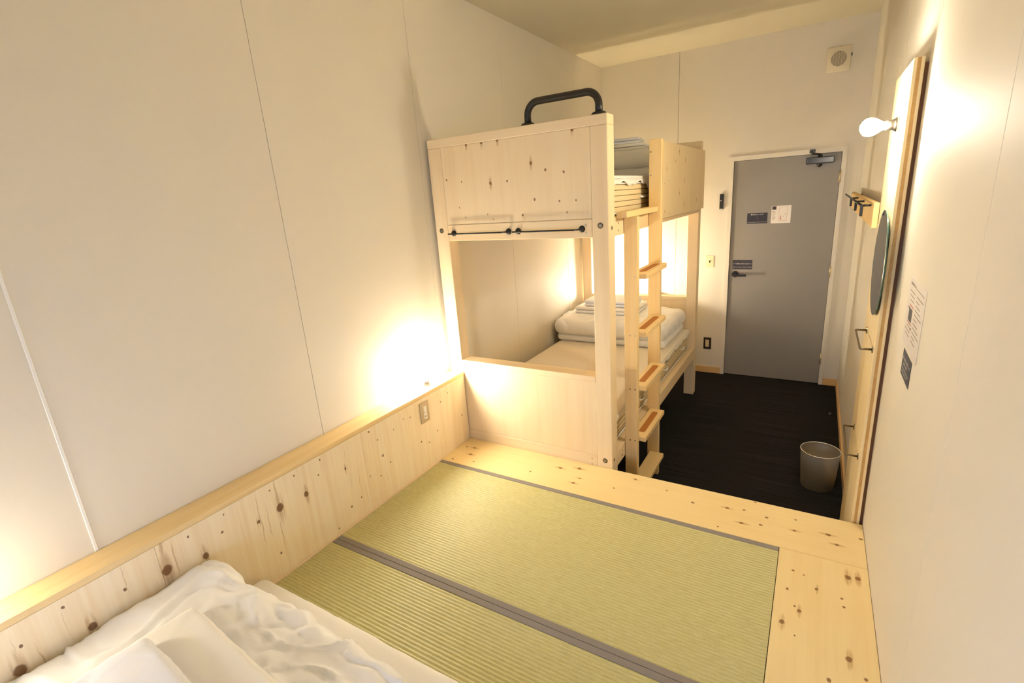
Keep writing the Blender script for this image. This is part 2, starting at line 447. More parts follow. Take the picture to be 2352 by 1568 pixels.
# ------------------------------------------------------------------ door
bm = new_bm(); box(bm, DX0 + 0.036, 2.032, D + 0.004, D + 0.044, 0.006, DZ - 0.04); bev(bm, 0.0015)
door = struct(obj('door_1', bm, M['door']), 'flat grey steel door')
bm = new_bm()
box(bm, DX0, DX0 + 0.034, D - 0.012, D + 0.09, 0, DZ); box(bm, 2.034, DX1, D - 0.012, D + 0.09, 0, DZ)
box(bm, DX0 + 0.034, 2.034, D - 0.012, D + 0.09, DZ - 0.038, DZ)
obj('door_frame', bm, M['frame'], door)
for z0 in (1.765, 0.985, 0.195):
    bm = new_bm(); lathe(bm, (2.034, D - 0.008, z0), (0, 0, 1), [(0, 0.008), (0.1, 0.008)], 10)
    obj('hinge', bm, M['hinge'], door, True)
# lever handle
bm = new_bm(); lathe(bm, (1.283, D + 0.004, 1.0), (0, -1, 0), [(0, 0.029), (0.006, 0.030), (0.010, 0.027)], 24)
h = obj('door_handle', bm, M['black_s'], door, False, label='black lever handle')
bm = new_bm(); lathe(bm, (1.283, D - 0.006, 1.0), (0, -1, 0), [(0, 0.012), (0.045, 0.012)], 16)
box(bm, 1.275, 1.383, D - 0.056, D - 0.044, 0.986, 1.006)
obj('lever', bm, M['black_s'], h)
bobj('latch_plate', (DX0 + 0.0345, DX0 + 0.0355, D - 0.011, D + 0.003, 0.93, 1.08), M['black_s'], door, 0)
# closer
cl = bobj('door_closer', (1.784, 1.984, D - 0.045, D + 0.004, 1.928, 1.978), M['black_s'], door, 0.004, label='black overhead door closer')
bobj('closer_plate', (1.80, 1.975, D - 0.0465, D - 0.045, 1.936, 1.971), plain('closer_gloss', srgb(40, 38, 40), 0.22, 0.4), cl, 0)
bm = new_bm(); lathe(bm, (1.882, D - 0.022, 1.90), (0, 0, 1), [(0, 0.008), (0.012, 0.019), (0.03, 0.019), (0.076, 0.019), (0.09, 0.014), (0.1, 0.014)], 16)
obj('closer_spindle', bm, M['black_s'], cl, True)
bm = new_bm()
tube(bm, [(1.882, D - 0.022, 2.0), (1.86, D - 0.05, 2.004), (1.825, D - 0.09, 2.006)], 0.007, 8)
tube(bm, [(1.825, D - 0.09, 2.012), (1.822, D - 0.05, 2.02), (1.82, D - 0.014, 2.028)], 0.008, 8)
obj('closer_arm', bm, M['black_s'], cl)
bobj('closer_bracket', (1.803, 1.845, D - 0.03, D - 0.0125, 2.015, 2.043), M['black_s'], cl, 0.002)

# lettering
def text_mesh(name, body, size, mat, parent, origin, right, up, width=None, align='LEFT'):
    cu = bpy.data.curves.new('t', 'FONT'); cu.body = body; cu.size = size; cu.resolution_u = 2
    cu.align_x = align; cu.align_y = 'CENTER'; cu.extrude = 0.0
    to = bpy.data.objects.new('t', cu); COL.objects.link(to)
    dg = bpy.context.evaluated_depsgraph_get()
    me = bpy.data.meshes.new_from_object(to.evaluated_get(dg))
    bpy.data.objects.remove(to); bpy.data.curves.remove(cu)
    bm = new_bm(); bm.from_mesh(me); bpy.data.meshes.remove(me)
    if not bm.verts: bm.free(); return None
    xs = [v.co.x for v in bm.verts]; w = max(xs) - min(xs); k = (width / w) if width else 1.0
    x0 = {'LEFT': min(xs), 'CENTER': (min(xs) + max(xs)) / 2}[align]
    O, R, U = Vector(origin), Vector(right), Vector(up)
    for v in bm.verts:
        v.co = O + R * ((v.co.x - x0) * k) + U * (v.co.y * (k if width else 1.0))
    me = bpy.data.meshes.new(name); org = O
    for v in bm.verts: v.co -= org
    bm.to_mesh(me); bm.free(); me.materials.append(mat)
    o = bpy.data.objects.new(name, me); COL.objects.link(o)
    return place(o, org, parent)

YD = D + 0.004
s1 = tag(bobj('door_sign', (1.358, 1.522, YD - 0.0015, YD, 1.459, 1.551), M['navy'], b=0), 'navy room key reminder sign beside the floor plan on the grey door', 'sign')
text_mesh('lettering', '鍵は持ちましたか？', 0.02, M['ink_white'], s1, (1.44, YD - 0.0022, 1.537), (1, 0, 0), (0, 0, 1), 0.105, 'CENTER')
text_mesh('lettering', 'Do you remember to bring out the room key?', 0.012, M['ink_white'], s1, (1.44, YD - 0.0022, 1.472), (1, 0, 0), (0, 0, 1), 0.152, 'CENTER')
bm = new_bm()
for i in range(20):
    a0, a1 = 2 * math.pi * i / 20, 2 * math.pi * (i + 1) / 20
    q = [(math.cos(a) * r, math.sin(a) * r) for a, r in ((a0, 0.012), (a1, 0.012), (a1, 0.008), (a0, 0.008))]
    bm.faces.new([bm.verts.new((1.436 + x, YD - 0.0022, 1.509 + z)) for x, z in q])
bm.faces.new([bm.verts.new((x, YD - 0.0022, z)) for x, z in ((1.443, 1.498), (1.455, 1.484), (1.459, 1.488), (1.447, 1.502))])
obj('key_symbol', bm, plain('dull_purple_ink', srgb(84, 58, 72), 0.6), s1)
s2 = tag(bobj('floor_plan_notice', (1.551, 1.703, YD - 0.0015, YD, 1.456, 1.605), M['paper'], b=0), 'white evacuation floor plan with red lines on the grey door', 'notice')
bobj('title_block', (1.556, 1.588, YD - 0.0021, YD - 0.0015, 1.573, 1.601), M['ink'], s2, 0)
bm = new_bm()
for i in range(7):
    box(bm, 1.559, 1.559 + 0.018 + 0.004 * (i % 3), YD - 0.0021, YD - 0.0015, 1.484 + i * 0.012, 1.487 + i * 0.012)
obj('printed_lines', bm, M['ink_grey'], s2)
bm = new_bm()
for d in ((1.612, 1.672, 1.476, 1.478), (1.612, 1.613, 1.478, 1.592), (1.672, 1.673, 1.476, 1.592), (1.612, 1.673, 1.592, 1.593), (1.618, 1.632, 1.49, 1.497), (1.62, 1.626, 1.5, 1.52), (1.655, 1.668, 1.53, 1.534), (1.64, 1.648, 1.512, 1.516), (1.613, 1.622, 1.575, 1.577)):
    box(bm, d[0], d[1], YD - 0.0021, YD - 0.0015, d[2], d[3])
obj('plan_lines', bm, M['ink_red'], s2)
s3 = tag(bobj('door_sign', (1.257, 1.423, YD - 0.0015, YD, 1.046, 1.132), plain('dark_grey_print', srgb(56, 52, 60), 0.5), b=0), 'dark grey close-the-door-gently sign just above the lever handle', 'sign')
text_mesh('lettering', 'ドアの開閉はお静かに願います！', 0.02, M['ink_white'], s3, (1.34, YD - 0.0022, 1.097), (1, 0, 0), (0, 0, 1), 0.152, 'CENTER')
text_mesh('lettering', 'Please open & close the door quietly', 0.014, M['ink_white'], s3, (1.34, YD - 0.0022, 1.067), (1, 0, 0), (0, 0, 1), 0.158, 'CENTER')

# wall plates by the door
cs = thing('card_switch', 'slim black vertical key-card switch on the wall left of the door', 'switch', (1.138, D, 1.596))
bobj('housing', (1.122, 1.154, D - 0.022, D, 1.596, 1.733), M['black_s'], cs, 0.002)
bm = new_bm(); lathe(bm, (1.134, D - 0.0221, 1.675), (0, -1, 0), [(0, 0.005), (0.001, 0.004)], 12)
obj('indicator', bm, M['ink_white'], cs)
bobj('slot', (1.124, 1.152, D - 0.0226, D - 0.022, 1.598, 1.603), M['whitepl'], cs, 0)
ls = thing('light_switch', 'ivory toggle light switch plate on the wall beside the door', 'switch', (1.057, D, 1.066))
bobj('plate', (1.021, 1.092, D - 0.006, D, 1.066, 1.174), M['ivory'], ls, 0.002)
bobj('toggle_slot', (1.050, 1.061, D - 0.0066, D - 0.006, 1.108, 1.130), M['black_s'], ls, 0)
bobj('toggle', (1.052, 1.060, D - 0.022, D - 0.006, 1.118, 1.126), M['ink'], ls, 0.001)
for z in (1.083, 1.157):
    bm = new_bm(); lathe(bm, (1.0565, D - 0.006, z), (0, -1, 0), [(0, 0.003), (0.0008, 0.002)], 8); obj('screw', bm, M['hinge'], ls)
ou = thing('wall_outlet', 'double socket in a black plate low on the wall by the door', 'outlet', (1.062, D, 0.246))
bobj('plate', (1.027, 1.098, D - 0.007, D, 0.246, 0.365), plain('dark_brown_plate', srgb(58, 46, 34), 0.4), ou, 0.002)
bobj('socket_insert', (1.046, 1.079, D - 0.009, D - 0.007, 0.269, 0.342), M['ivory'], ou, 0.001)
for z in (0.285, 0.318):
    for x in (1.056, 1.067): bobj('socket_slot', (x, x + 0.0025, D - 0.0096, D - 0.009, z, z + 0.009), M['ink'], ou, 0)

# ventilation grille
vt = thing('ventilation_grille', 'square cream ventilation cover with round slotted grille high by the corner', 'vent', (1.943, D, 2.595))
bm = new_bm(); box(bm, 1.864, 2.022, D - 0.028, D, 2.598, 2.776); bev(bm, 0.008, 2)
auto_smooth(obj('cover', bm, M['vent'], vt))
bm = new_bm(); lathe(bm, (1.943, D - 0.0282, 2.69), (0, -1, 0), [(0, 0.052), (0.0012, 0.052)], 40)
g = obj('grille', bm, M['ventshade'], vt)
bm = new_bm()
R = 0.052; k = 0
z = -0.047
while z < 0.05:
    hw = math.sqrt(max(R * R - z * z, 0))
    box(bm, 1.943 - hw, 1.943 + hw, D - 0.0312, D - 0.0292, 2.69 + z - 0.0014, 2.69 + z + 0.0010)
    z += 0.0052
for i, x in enumerate((-0.036, -0.018, 0.0, 0.018, 0.036)):
    hz = math.sqrt(R * R - x * x) - 0.002
    box(bm, 1.943 + x - 0.0009, 1.943 + x + 0.0009, D - 0.0314, D - 0.0290, 2.69 - hz, 2.69 + hz)
obj('grille_bars', bm, M['vent'], g)['kind'] = 'stuff'
bobj('clip', (2.022, 2.03, D - 0.018, D - 0.004, 2.70, 2.718), M['ink'], vt, 0)
bobj('screw_tab', (1.932, 1.938, D - 0.024, D - 0.012, 2.592, 2.598), M['hinge'], vt, 0)
bobj('screw_tab', (1.945, 1.952, D - 0.024, D - 0.012, 2.776, 2.779), M['pad'], vt, 0)

bm = new_bm(); lathe(bm, (2.122, 4.374, 0), (0, 0, 1), [(0, 0.016), (0.003, 0.016), (0.010, 0.011), (0.013, 0.004), (0.0135, 0)], 20)
tag(obj('floor_door_stop', bm, plain('gunmetal_stop', srgb(92, 92, 96), 0.25, 1.0), smooth=True), 'tiny round metal door stop set in the dark carpet', 'door stop')

# ================================================================== PLATFORM, TATAMI, WAINSCOT
XT = 1.883
pf = thing('tatami_platform', 'raised pine platform framing the tatami mats', 'platform', (W / 2, 0.8, 0))
bobj('base', (0.002, W - 0.002, Y0 + 0.002, YP - 0.03, 0.001, HP - 0.062), M['plat'], pf, 0)
bobj('riser', (1.075, W - 0.002, YP - 0.029, YP - 0.008, 0.001, HP - 0.031), M['plat'], pf, 0.001)
bobj('front_board', (XA + 0.001, W - 0.001, 1.993, YP - 0.001, HP - 0.03, HP), M['plat'], pf, 0.0015)
bobj('side_board', (XT + 0.001, W - 0.001, Y0 + 0.002, 1.992, HP - 0.03, HP), M['plat_y'], pf, 0.0015)
bobj('rear_board', (XA + 0.001, XT, Y0 + 0.002, -0.345, HP - 0.03, HP), M['plat'], pf, 0.0015)
bobj('edge_strip', (XA + 0.0005, XA + 0.010, -0.344, 1.992, HP - 0.03, HP + 0.004), M['strip'], pf, 0.001)

def tatami(y0, y1, label, group=None):
    x0, x1 = XA + 0.011, XT - 0.0015
    t = thing('tatami_mat', label, 'tatami mat', ((x0 + x1) / 2, (y0 + y1) / 2, HP - 0.06), group)
    y0 += 0.0008; y1 -= 0.0008
    bobj('core', (x0, x1, y0, y1, HP - 0.06, HP - 0.004), M['tatami'], t, 0)
    bm = new_bm(); pit = 0.0145; a = y0 + 0.024; b = y1 - 0.024
    n = int((b - a) / pit * 6); row0 = None; xs = [x0 + (x1 - x0) * i / 6 for i in range(7)]
    for i in range(n + 1):
        y = a + (b - a) * i / n
        zz = HP - 0.0022 + 0.0011 * math.sin(2 * math.pi * y / pit)
        row = [bm.verts.new((x, y, zz)) for x in xs]
        if row0:
            for j in range(6): bm.faces.new((row0[j], row0[j + 1], row[j + 1], row[j]))
        row0 = row
    obj('woven_face', bm, M['tatami'], t, True)
    for (p, q) in ((y0, y0 + 0.0255), (y1 - 0.0255, y1)):
        bobj('cloth_border', (x0, x1, p, q, HP - 0.004, HP - 0.0005), M['heri'], t, 0.001)
    return t
tatami(1.2128, 1.9925, 'green tatami mat with grey borders next to the pine front board')
tatami(0.434, 1.2128, 'green tatami mat partly under the white futon')
tatami(-0.344, 0.434, 'green tatami mat covered by the futon at the wainscot')

# wainscot box along the left wall
ZL = 0.826
wa = thing('wainscot_ledge', 'low knotty plywood wainscot with a pine ledge along the tatami', 'wainscot', (0.06, 0.8, HP))
for a, b in ((Y0 + 0.002, -0.35), (-0.35, 0.553), (0.553, 1.45), (1.45, YP - 0.003)):
    bobj('plywood_panel', (XA - 0.012, XA, a + 0.0004, b - 0.0004, HP - 0.03, ZL - 0.024), M['ply_wainscot'], wa, 0.0006)
bm = new_bm(); box(bm, 0.001, XA + 0.002, Y0 + 0.002, YP - 0.003, ZL - 0.0235, ZL); bev(bm, 0.004, 2)
auto_smooth(obj('ledge_board', bm, M['ledge'], wa))
bobj('carcass', (0.001, XA - 0.0125, Y0 + 0.002, YP - 0.003, HP - 0.06, ZL - 0.024), M['ledge'], wa, 0)
# socket in the wainscot
so = thing('wainscot_outlet', 'silver plate power outlet set into the plywood wainscot', 'outlet', (XA, 1.901, 0.66))
bobj('plate', (XA, XA + 0.008, 1.866, 1.936, 0.659, 0.779), plain('champagne_plate', srgb(196, 178, 148), 0.4, 0.3), so, 0.002)
bobj('socket_insert', (XA + 0.008, XA + 0.010, 1.888, 1.914, 0.682, 0.757), M['whitepl'], so, 0.0008)
for y in (1.895, 1.905): bobj('socket_slot', (XA + 0.010, XA + 0.0105, y, y + 0.002, 0.716, 0.725), M['ink_grey'], so, 0)
bobj('earth_port', (XA + 0.010, XA + 0.0105, 1.896, 1.905, 0.694, 0.700), M['ink'], so, 0)

# ------------------------------------------------------------------ lamps
def lamp(label, base, axis, strength, key, tilt=None):
    a = Vector(axis)
    t = thing('bulb_lamp', label, 'lamp', base)
    bm = new_bm(); lathe(bm, base, axis, [(0, 0.029), (0.006, 0.029), (0.008, 0.024)], 24); obj('mounting_plate', bm, M['strip'], t)
    b2 = Vector(base) + a * 0.008
    bm = new_bm(); lathe(bm, b2, axis, [(0, 0.026), (0.004, 0.027), (0.010, 0.022), (0.016, 0.0185), (0.036, 0.018), (0.036, 0.015)], 24)
    obj('socket', bm, M['nickel'], t, True)
    b3 = b2 + a * 0.036
    bm = new_bm()
    prof = [(0, 0.013), (0.010, 0.015), (0.022, 0.023), (0.036, 0.031), (0.050, 0.0335), (0.064, 0.030), (0.074, 0.021), (0.080, 0.009), (0.0815, 0)]
    lathe(bm, b3, axis, prof, 20)
    obj('bulb', bm, m_bulb('glowing_bulb_' + key, strength), t, True)
    return t
lamp('bare glowing bulb in a nickel socket on the ledge next to the bunk', (0.062, 2.005, ZL), (0, 0, 1), LAMP_W['ledge'], 'ledge')
lamp('bare glowing bulb on the ledge beside the futon', (0.062, -0.01, ZL), (0, 0, 1), LAMP_W['near'], 'near')

# ================================================================== BUNK BED
PY0, PY1 = YP, YP + 0.086          # near frame depth
QY0, QY1 = 4.405, 4.491            # far frame depth
bk = thing('bunk_bed', 'pale pine bunk bed with panelled ends and a ladder', 'bunk bed', (0.55, 3.4, 0))
ZT = 2.161
PB = 0.0
for (y0, y1) in ((PY0, PY1), (QY0, QY1)):
    for (x0, x1) in ((0.022, 0.110), (0.980, 1.0635)):
        bobj('post', (x0, x1, y0, y1, PB, ZT - 0.0465), M['bunk_z'], bk, 0.003)
    bobj('top_rail', (0.022, 1.0635, y0, y1, ZT - 0.046, ZT), M['bunk_x'], bk, 0.003)
    bobj('end_panel', (0.1108, 0.9792, y0 + (0.002 if y0 == PY0 else 0.05), y1 - (0.06 if y0 == PY0 else 0.002), 1.7045, ZT - 0.0468), M['bunk_panel'], bk, 0.0012)
    bobj('middle_rail', (0.1104, 0.9796, y0, y0 + 0.04, 1.615, 1.7035), M['bunk_x'], bk, 0.002)
    bobj('sill_rail', (0.1104, 0.9796, y0, y1, 0.868, 0.900), M['bunk_x'], bk, 0.002)
    bobj('foot_panel', (0.1108, 0.9792, y0 + 0.003, y0 + 0.02, 0.4415, 0.8675), M['bunk_panel'], bk, 0.001)
    bobj('bottom_rail', (0.1104, 0.9796, y0, y0 + 0.04, 0.352, 0.441), M['bunk_x'], bk, 0.002)
# long side rails
for x0, x1 in ((0.030, 0.068), (1.0245, 1.0625)):
    bobj('upper_side_rail', (x0, x1, PY1 + 0.0004, QY0 - 0.0004, 1.612, 1.700), M['bunk_y'], bk, 0.002)
    bobj('lower_side_rail', (x0, x1, PY1 + 0.0004, QY0 - 0.0004, 0.352, 0.441), M['bunk_y'], bk, 0.002)
bobj('inner_side_rail', (0.985, 1.024, PY1 + 0.0004, QY0 - 0.0004, 0.352, 0.4405), M['bunk_y'], bk, 0.001)
bobj('bed_base', (0.069, 1.0240, PY1 + 0.001, QY0 - 0.001, 1.672, 1.700), M['bunk_y'], bk, 0.001)
bobj('lower_bed_base', (0.069, 0.9845, PY1 + 0.001, QY0 - 0.001, 0.412, 0.440), M['bunk_y'], bk, 0.001)
gp = bobj('guard_panel', (1.0642, 1.080, 2.990, 4.505, 1.640, 2.091), wood('guard_plywood', 2, srgb(242, 221, 180), srgb(224, 194, 142), [(3.603,2.047,11),(3.789,1.999,11),(3.282,1.936,9),(3.507,1.986,8),(3.348,1.865,6),(3.778,1.86,10),(3.63,1.782,9),(3.787,1.703,14),(3.249,1.681,7),(4.208,1.717,9),(4.465,1.673,10),(3.235,1.849,5),(3.374,1.66,6),(4.428,1.956,8)], (1, 2), rnd=0.0, streak=0.35, kcol=srgb(170, 112, 46)), bk, 0.001)
bobj('step_board', (1.0642, 1.118, 2.395, 2.9475, 1.6955, 1.7255), M['ladder_y'], bk, 0.002)
# bolts with washers, screws
def bolt(c, axis, r=0.014):
    bm = new_bm(); lathe(bm, c, axis, [(0, r), (0.0006, r)], 20); b = obj('bolt', bm, M['hole'], bk)
    bm = new_bm(); lathe(bm, Vector(c) + Vector(axis) * 0.0006, axis, [(0, r * 0.68), (0.0016, r * 0.66), (0.0024, r * 0.4)], 16); obj('bolt_head', bm, M['zinc'], b, False)
for x, z in ((0.063, 1.674), (1.022, 1.671), (1.024, 0.421)): bolt((x, PY0, z), (0, -1, 0))
bolt((1.0635, PY0 + 0.045, 1.655), (1, 0, 0), 0.009)
bolt((1.0635, PY0 + 0.03, 0.42), (1, 0, 0), 0.009)
for x, z in ((0.143, 1.685), (0.146, 1.645), (0.948, 1.676), (0.949, 1.639), (0.948, 0.417), (0.948, 0.384)):
    bm = new_bm(); lathe(bm, (x, PY0, z), (0, -1, 0), [(0, 0.005), (0.001, 0.0042)], 10); obj('screw', bm, M['steel'] if x > 0.5 and z > 1 else M['hinge'], bk)
for y, z in ((2.43, 1.67), (2.43, 1.635), (2.46, 0.41), (2.46, 0.38)):
    bm = new_bm(); lathe(bm, (1.0625, y, z), (1, 0, 0), [(0, 0.0045), (0.001, 0.004)], 10); obj('screw', bm, M['hole'], bk)
# grab handle
hy = PY0 + 0.042; r = 0.017; x0, x1, zt = 0.640, 1.010, ZT + 0.105
pts = [(x0, hy, ZT + 0.004), (x0, hy, zt - 0.06)] + arc((x0 + 0.06, hy, zt - 0.06), math.pi, math.pi / 2, 0.06, (1, 0, 0), (0, 0, 1))[1:] \
    + arc((x1 - 0.06, hy, zt - 0.06), math.pi / 2, 0, 0.06, (1, 0, 0), (0, 0, 1)) + [(x1, hy, ZT + 0.004)]
bm = new_bm(); tube(bm, pts, r, 16); gh = obj('grab_handle', bm, M['black'], bk, True, label='black steel grab handle on the top rail')
for x in (x0, x1):
    bm = new_bm(); lathe(bm, (x, hy, ZT), (0, 0, 1), [(0, 0.037), (0.005, 0.036), (0.012, 0.030), (0.016, 0.019)], 24); obj('flange', bm, M['black'], gh, True)
# two hanging bars
for a, b in ((0.150, 0.512), (0.570, 0.928)):
    bm = new_bm(); tube(bm, [(a - 0.022, PY0 - 0.026, 1.656), (a + 0.01, PY0 - 0.026, 1.656), (b - 0.03, PY0 - 0.026, 1.656)] , 0.0042, 10)
    tube(bm, [(b - 0.03, PY0 - 0.026, 1.656), (b - 0.012, PY0 - 0.021, 1.657), (b, PY0 - 0.012, 1.658), (b, PY0 - 0.002, 1.658)], 0.0040, 10)
    tube(bm, [(a + 0.002, PY0 - 0.026, 1.656), (a, PY0 - 0.002, 1.658)], 0.0040, 10)
    hb = obj('hanging_bar', bm, M['bronze'] if False else M['black'], bk, True, label='thin dark hanging bar')
    for x in (a, b):
        bm = new_bm(); lathe(bm, (x, PY0, 1.658), (0, -1, 0), [(0, 0.0165), (0.004, 0.016), (0.007, 0.009)], 20); obj('mount', bm, M['black'], hb, True)
# ladder
for (y0, y1, zt) in ((2.505, 2.537, 1.695), (2.948, 2.982, 2.086)):
    bobj('ladder_rail', (1.0642, 1.136, y0, y1, 0.0, zt), M['ladder_z'], bk, 0.003)
for i, z in enumerate((1.405, 1.09, 0.782, 0.472, 0.167)):
    tr = bobj('ladder_tread', (1.082, 1.173, 2.5375, 2.9475, z - 0.029, z), M['ladder_y'], bk, 0.003)
    if i < 4:
        bm = new_bm(); n = 6; ro = 0.014; X0, X1, Ya, Yb = 1.112, 1.148, 2.60, 2.90; vs = []
        for cx, cy, a in ((X1 - ro, Yb - ro, 0), (X0 + ro, Yb - ro, 90), (X0 + ro, Ya + ro, 180), (X1 - ro, Ya + ro, 270)):
            for k in range(n + 1):
                t = math.radians(a + 90 * k / n); vs.append((cx + ro * math.cos(t), cy + ro * math.sin(t)))
        lo = [bm.verts.new((x, y, z)) for x, y in vs]; hi = [bm.verts.new((x, y, z + 0.0008)) for x, y in vs]
        bm.faces.new(hi)
        for k in range(len(vs)): bm.faces.new((lo[k], lo[(k + 1) % len(vs)], hi[(k + 1) % len(vs)], hi[k]))
        obj('grip_pad', bm, M['pad'], tr, label='brown anti-slip pad')
    for x in (1.094, 1.122):
        bm = new_bm(); lathe(bm, (x, 2.505, z - 0.014), (0, -1, 0), [(0, 0.0042), (0.0008, 0.0036)], 8); obj('screw', bm, M['steel'] if i < 2 else M['hole'], bk)
for z in (2.02, 1.895):
    bm = new_bm(); lathe(bm, (1.075, 2.948, z), (0, -1, 0), [(0, 0.0048), (0.001, 0.004)], 10); obj('screw', bm, M['steel'], bk)

# ------------------------------------------------------------------ bedding
def soft_box(x0, x1, y0, y1, z0, z1, r, res=0.02, puff=0.0, wr=0.004, freq=6.0, seed=0, aniso=(1, 1, 1), belly=0.0, rot=0.0, ridge=0.0, crease=0.0, fn=None):
    """rounded cushion-like body with wrinkles; rests on z0"""
    cx, cy, cz = (x0 + x1) / 2, (y0 + y1) / 2, (z0 + z1) / 2
    hx, hy, hz = (x1 - x0) / 2, (y1 - y0) / 2, (z1 - z0) / 2
    r = min(r, hx, hy, hz * 0.999)
    nx, ny, nz = max(3, int(2 * hx / res)), max(3, int(2 * hy / res)), max(4, int(2 * hz / res * 1.6))
    bm = new_bm(); cache = {}
    def gridc(i, n, h):
        t = -1 + 2 * i / n
        return h * math.sin(t * math.pi / 2) * 0.35 + h * t * 0.65
    def vert(i, j, k):
        key = (i, j, k)
        if key not in cache:
            p = Vector((gridc(i, nx, hx), gridc(j, ny, hy), gridc(k, nz, hz)))
            c = Vector((max(-hx + r, min(hx - r, p.x)), max(-hy + r, min(hy - r, p.y)), max(-hz + r, min(hz - r, p.z))))
            d = p - c
            nrm = d.normalized() if d.length > 1e-9 else Vector((0, 0, 1))
            q = c + nrm * r
            u, v = abs(q.x) / hx, abs(q.y) / hy
            top = (q.z + hz) / (2 * hz)
            q.z += puff * top * (1 - u ** 3) * (1 - v ** 3)
            s = Vector((q.x * freq * aniso[0] + seed * 3.7, q.y * freq * aniso[1] + seed * 1.3, q.z * freq * aniso[2]))
            w = noise.noise(s) * 0.6 + noise.noise(s * 2.3) * 0.3 + noise.noise(s * 5.1) * 0.12
            if crease:
                wx = noise.noise(s * 0.5 + Vector((2, 8, 5))) * 1.2; s3 = Vector((s.x * 0.55 + wx, s.y * 0.55 - wx, s.z * 0.4))
                cr = max(0.0, 1 - abs(noise.noise(s3)) * 7.0) ** 2 - 0.7 * max(0.0, 1 - abs(noise.noise(s3 * 1.7 + Vector((5, 1, 2)))) * 8.0) ** 2
                q += nrm * (cr * crease * min(1.0, max(0.0, (q.z + hz) / (0.5 * hz))))
            if ridge:
                rd = 1 - abs(noise.noise(s * 0.8 + Vector((9, 4, 1)))) * 2.2
                w += ridge * max(rd, 0) ** 3
            lim = min(1.0, max(0.0, (q.z + hz) / (0.25 * 2 * hz)))
            q += nrm * (w * wr * lim)
            if fn: q = fn(q, u, v, top)
            ca, sa = math.cos(rot), math.sin(rot)
            cache[key] = bm.verts.new((cx + q.x * ca - q.y * sa, cy + q.x * sa + q.y * ca, max(z0, cz + q.z)))
        return cache[key]
    def quad(a, b, c, d):
        vs = [vert(*a), vert(*b), vert(*c), vert(*d)]
        if len(set(vs)) == 4:
            try: bm.faces.new(vs)
            except ValueError: pass
    for i in range(nx):
        for j in range(ny):
            quad((i, j, 0), (i, j + 1, 0), (i + 1, j + 1, 0), (i + 1, j, 0)); quad((i, j, nz), (i + 1, j, nz), (i + 1, j + 1, nz), (i, j + 1, nz))
        for k in range(nz):
            quad((i, 0, k), (i + 1, 0, k), (i + 1, 0, k + 1), (i, 0, k + 1)); quad((i, ny, k), (i, ny, k + 1), (i + 1, ny, k + 1), (i + 1, ny, k))
    for j in range(ny):
        for k in range(nz):
            quad((0, j, k), (0, j, k + 1), (0, j + 1, k + 1), (0, j + 1, k)); quad((nx, j, k), (nx, j + 1, k), (nx, j + 1, k + 1), (nx, j, k + 1))
    return bm

def merge(bms):
    out = new_bm()
    for b in bms:
        me = bpy.data.meshes.new('tmp'); b.to_mesh(me); b.free(); out.from_mesh(me); bpy.data.meshes.remove(me)
    return out

from mathutils.bvhtree import BVHTree
def press(bm, x0, x1, y0, y1, rot=0.0, m=0.035, drop=0.004):
    """flatten the top of a soft body where something lies on it; returns the height"""
    cx, cy, hx, hy = (x0 + x1) / 2, (y0 + y1) / 2, (x1 - x0) / 2, (y1 - y0) / 2
    t = BVHTree.FromBMesh(bm); ca, sa = math.cos(rot), math.sin(rot); hs = []
    for i in range(-4, 5):
        for j in range(-4, 5):
            lx, ly = hx * i / 4.4, hy * j / 4.4
            h = t.ray_cast(Vector((cx + lx * ca - ly * sa, cy + lx * sa + ly * ca, 5.0)), Vector((0, 0, -1)))[0]
            if h is not None: hs.append(h.z)
    zp = sum(hs) / len(hs) - drop
    for v in bm.verts:
        dx, dy = v.co.x - cx, v.co.y - cy
        lx, ly = dx * ca + dy * sa, -dx * sa + dy * ca
        d = max(abs(lx) - hx, abs(ly) - hy)
        k = 1.0 if d <= 0 else max(0.0, 1 - d / m)
        k = k * k * (3 - 2 * k)
        if v.co.z > zp: v.co.z += (zp - v.co.z) * k
        elif v.co.z > zp - 0.035: v.co.z += (zp - v.co.z) * k * 0.97
    return zp

# lower and upper mattresses
def mattress(zb, th, label):
    t = thing('mattress', label, 'mattress', (0.52, 3.39, zb))
    bm = soft_box(0.075, 1.012, PY1 + 0.012, QY0 - 0.012, zb, zb + th, 0.03, 0.05, wr=0.0)
    obj('ticking', bm, M['mattress'], t, True)
    for z in (zb + 0.012, zb + th - 0.012):
        p0, p1, q0, q1 = 0.078, 1.0125, PY1 + 0.014, QY0 - 0.014; c = 0.03
        pts = []
        for cx, cy, a in ((p1 - c, q1 - c, 0), (p0 + c, q1 - c, 90), (p0 + c, q0 + c, 180), (p1 - c, q0 + c, 270)):
            pts += [(cx + c * math.cos(math.radians(a + 15 * k)), cy + c * math.sin(math.radians(a + 15 * k)), z) for k in range(7)]
        bm = new_bm(); tube(bm, pts + [pts[0]], 0.0045, 8); obj('piping', bm, M['sheet'], t, True)
    for y in (2.95, 3.55, 4.1):
        bm = new_bm(); tube(bm, [(1.011, y, zb + th * 0.5), (1.024, y + 0.02, zb + th * 0.5 - 0.004), (1.024, y + 0.07, zb + th * 0.5 - 0.004), (1.011, y + 0.09, zb + th * 0.5)], 0.006, 8)
        obj('side_handle', bm, M['sheet'], t, True)
    return t
mattress(0.4402, 0.15, 'striped mattress on the lower bunk base')
mattress(1.7002, 0.172, 'striped mattress on the upper bunk base')
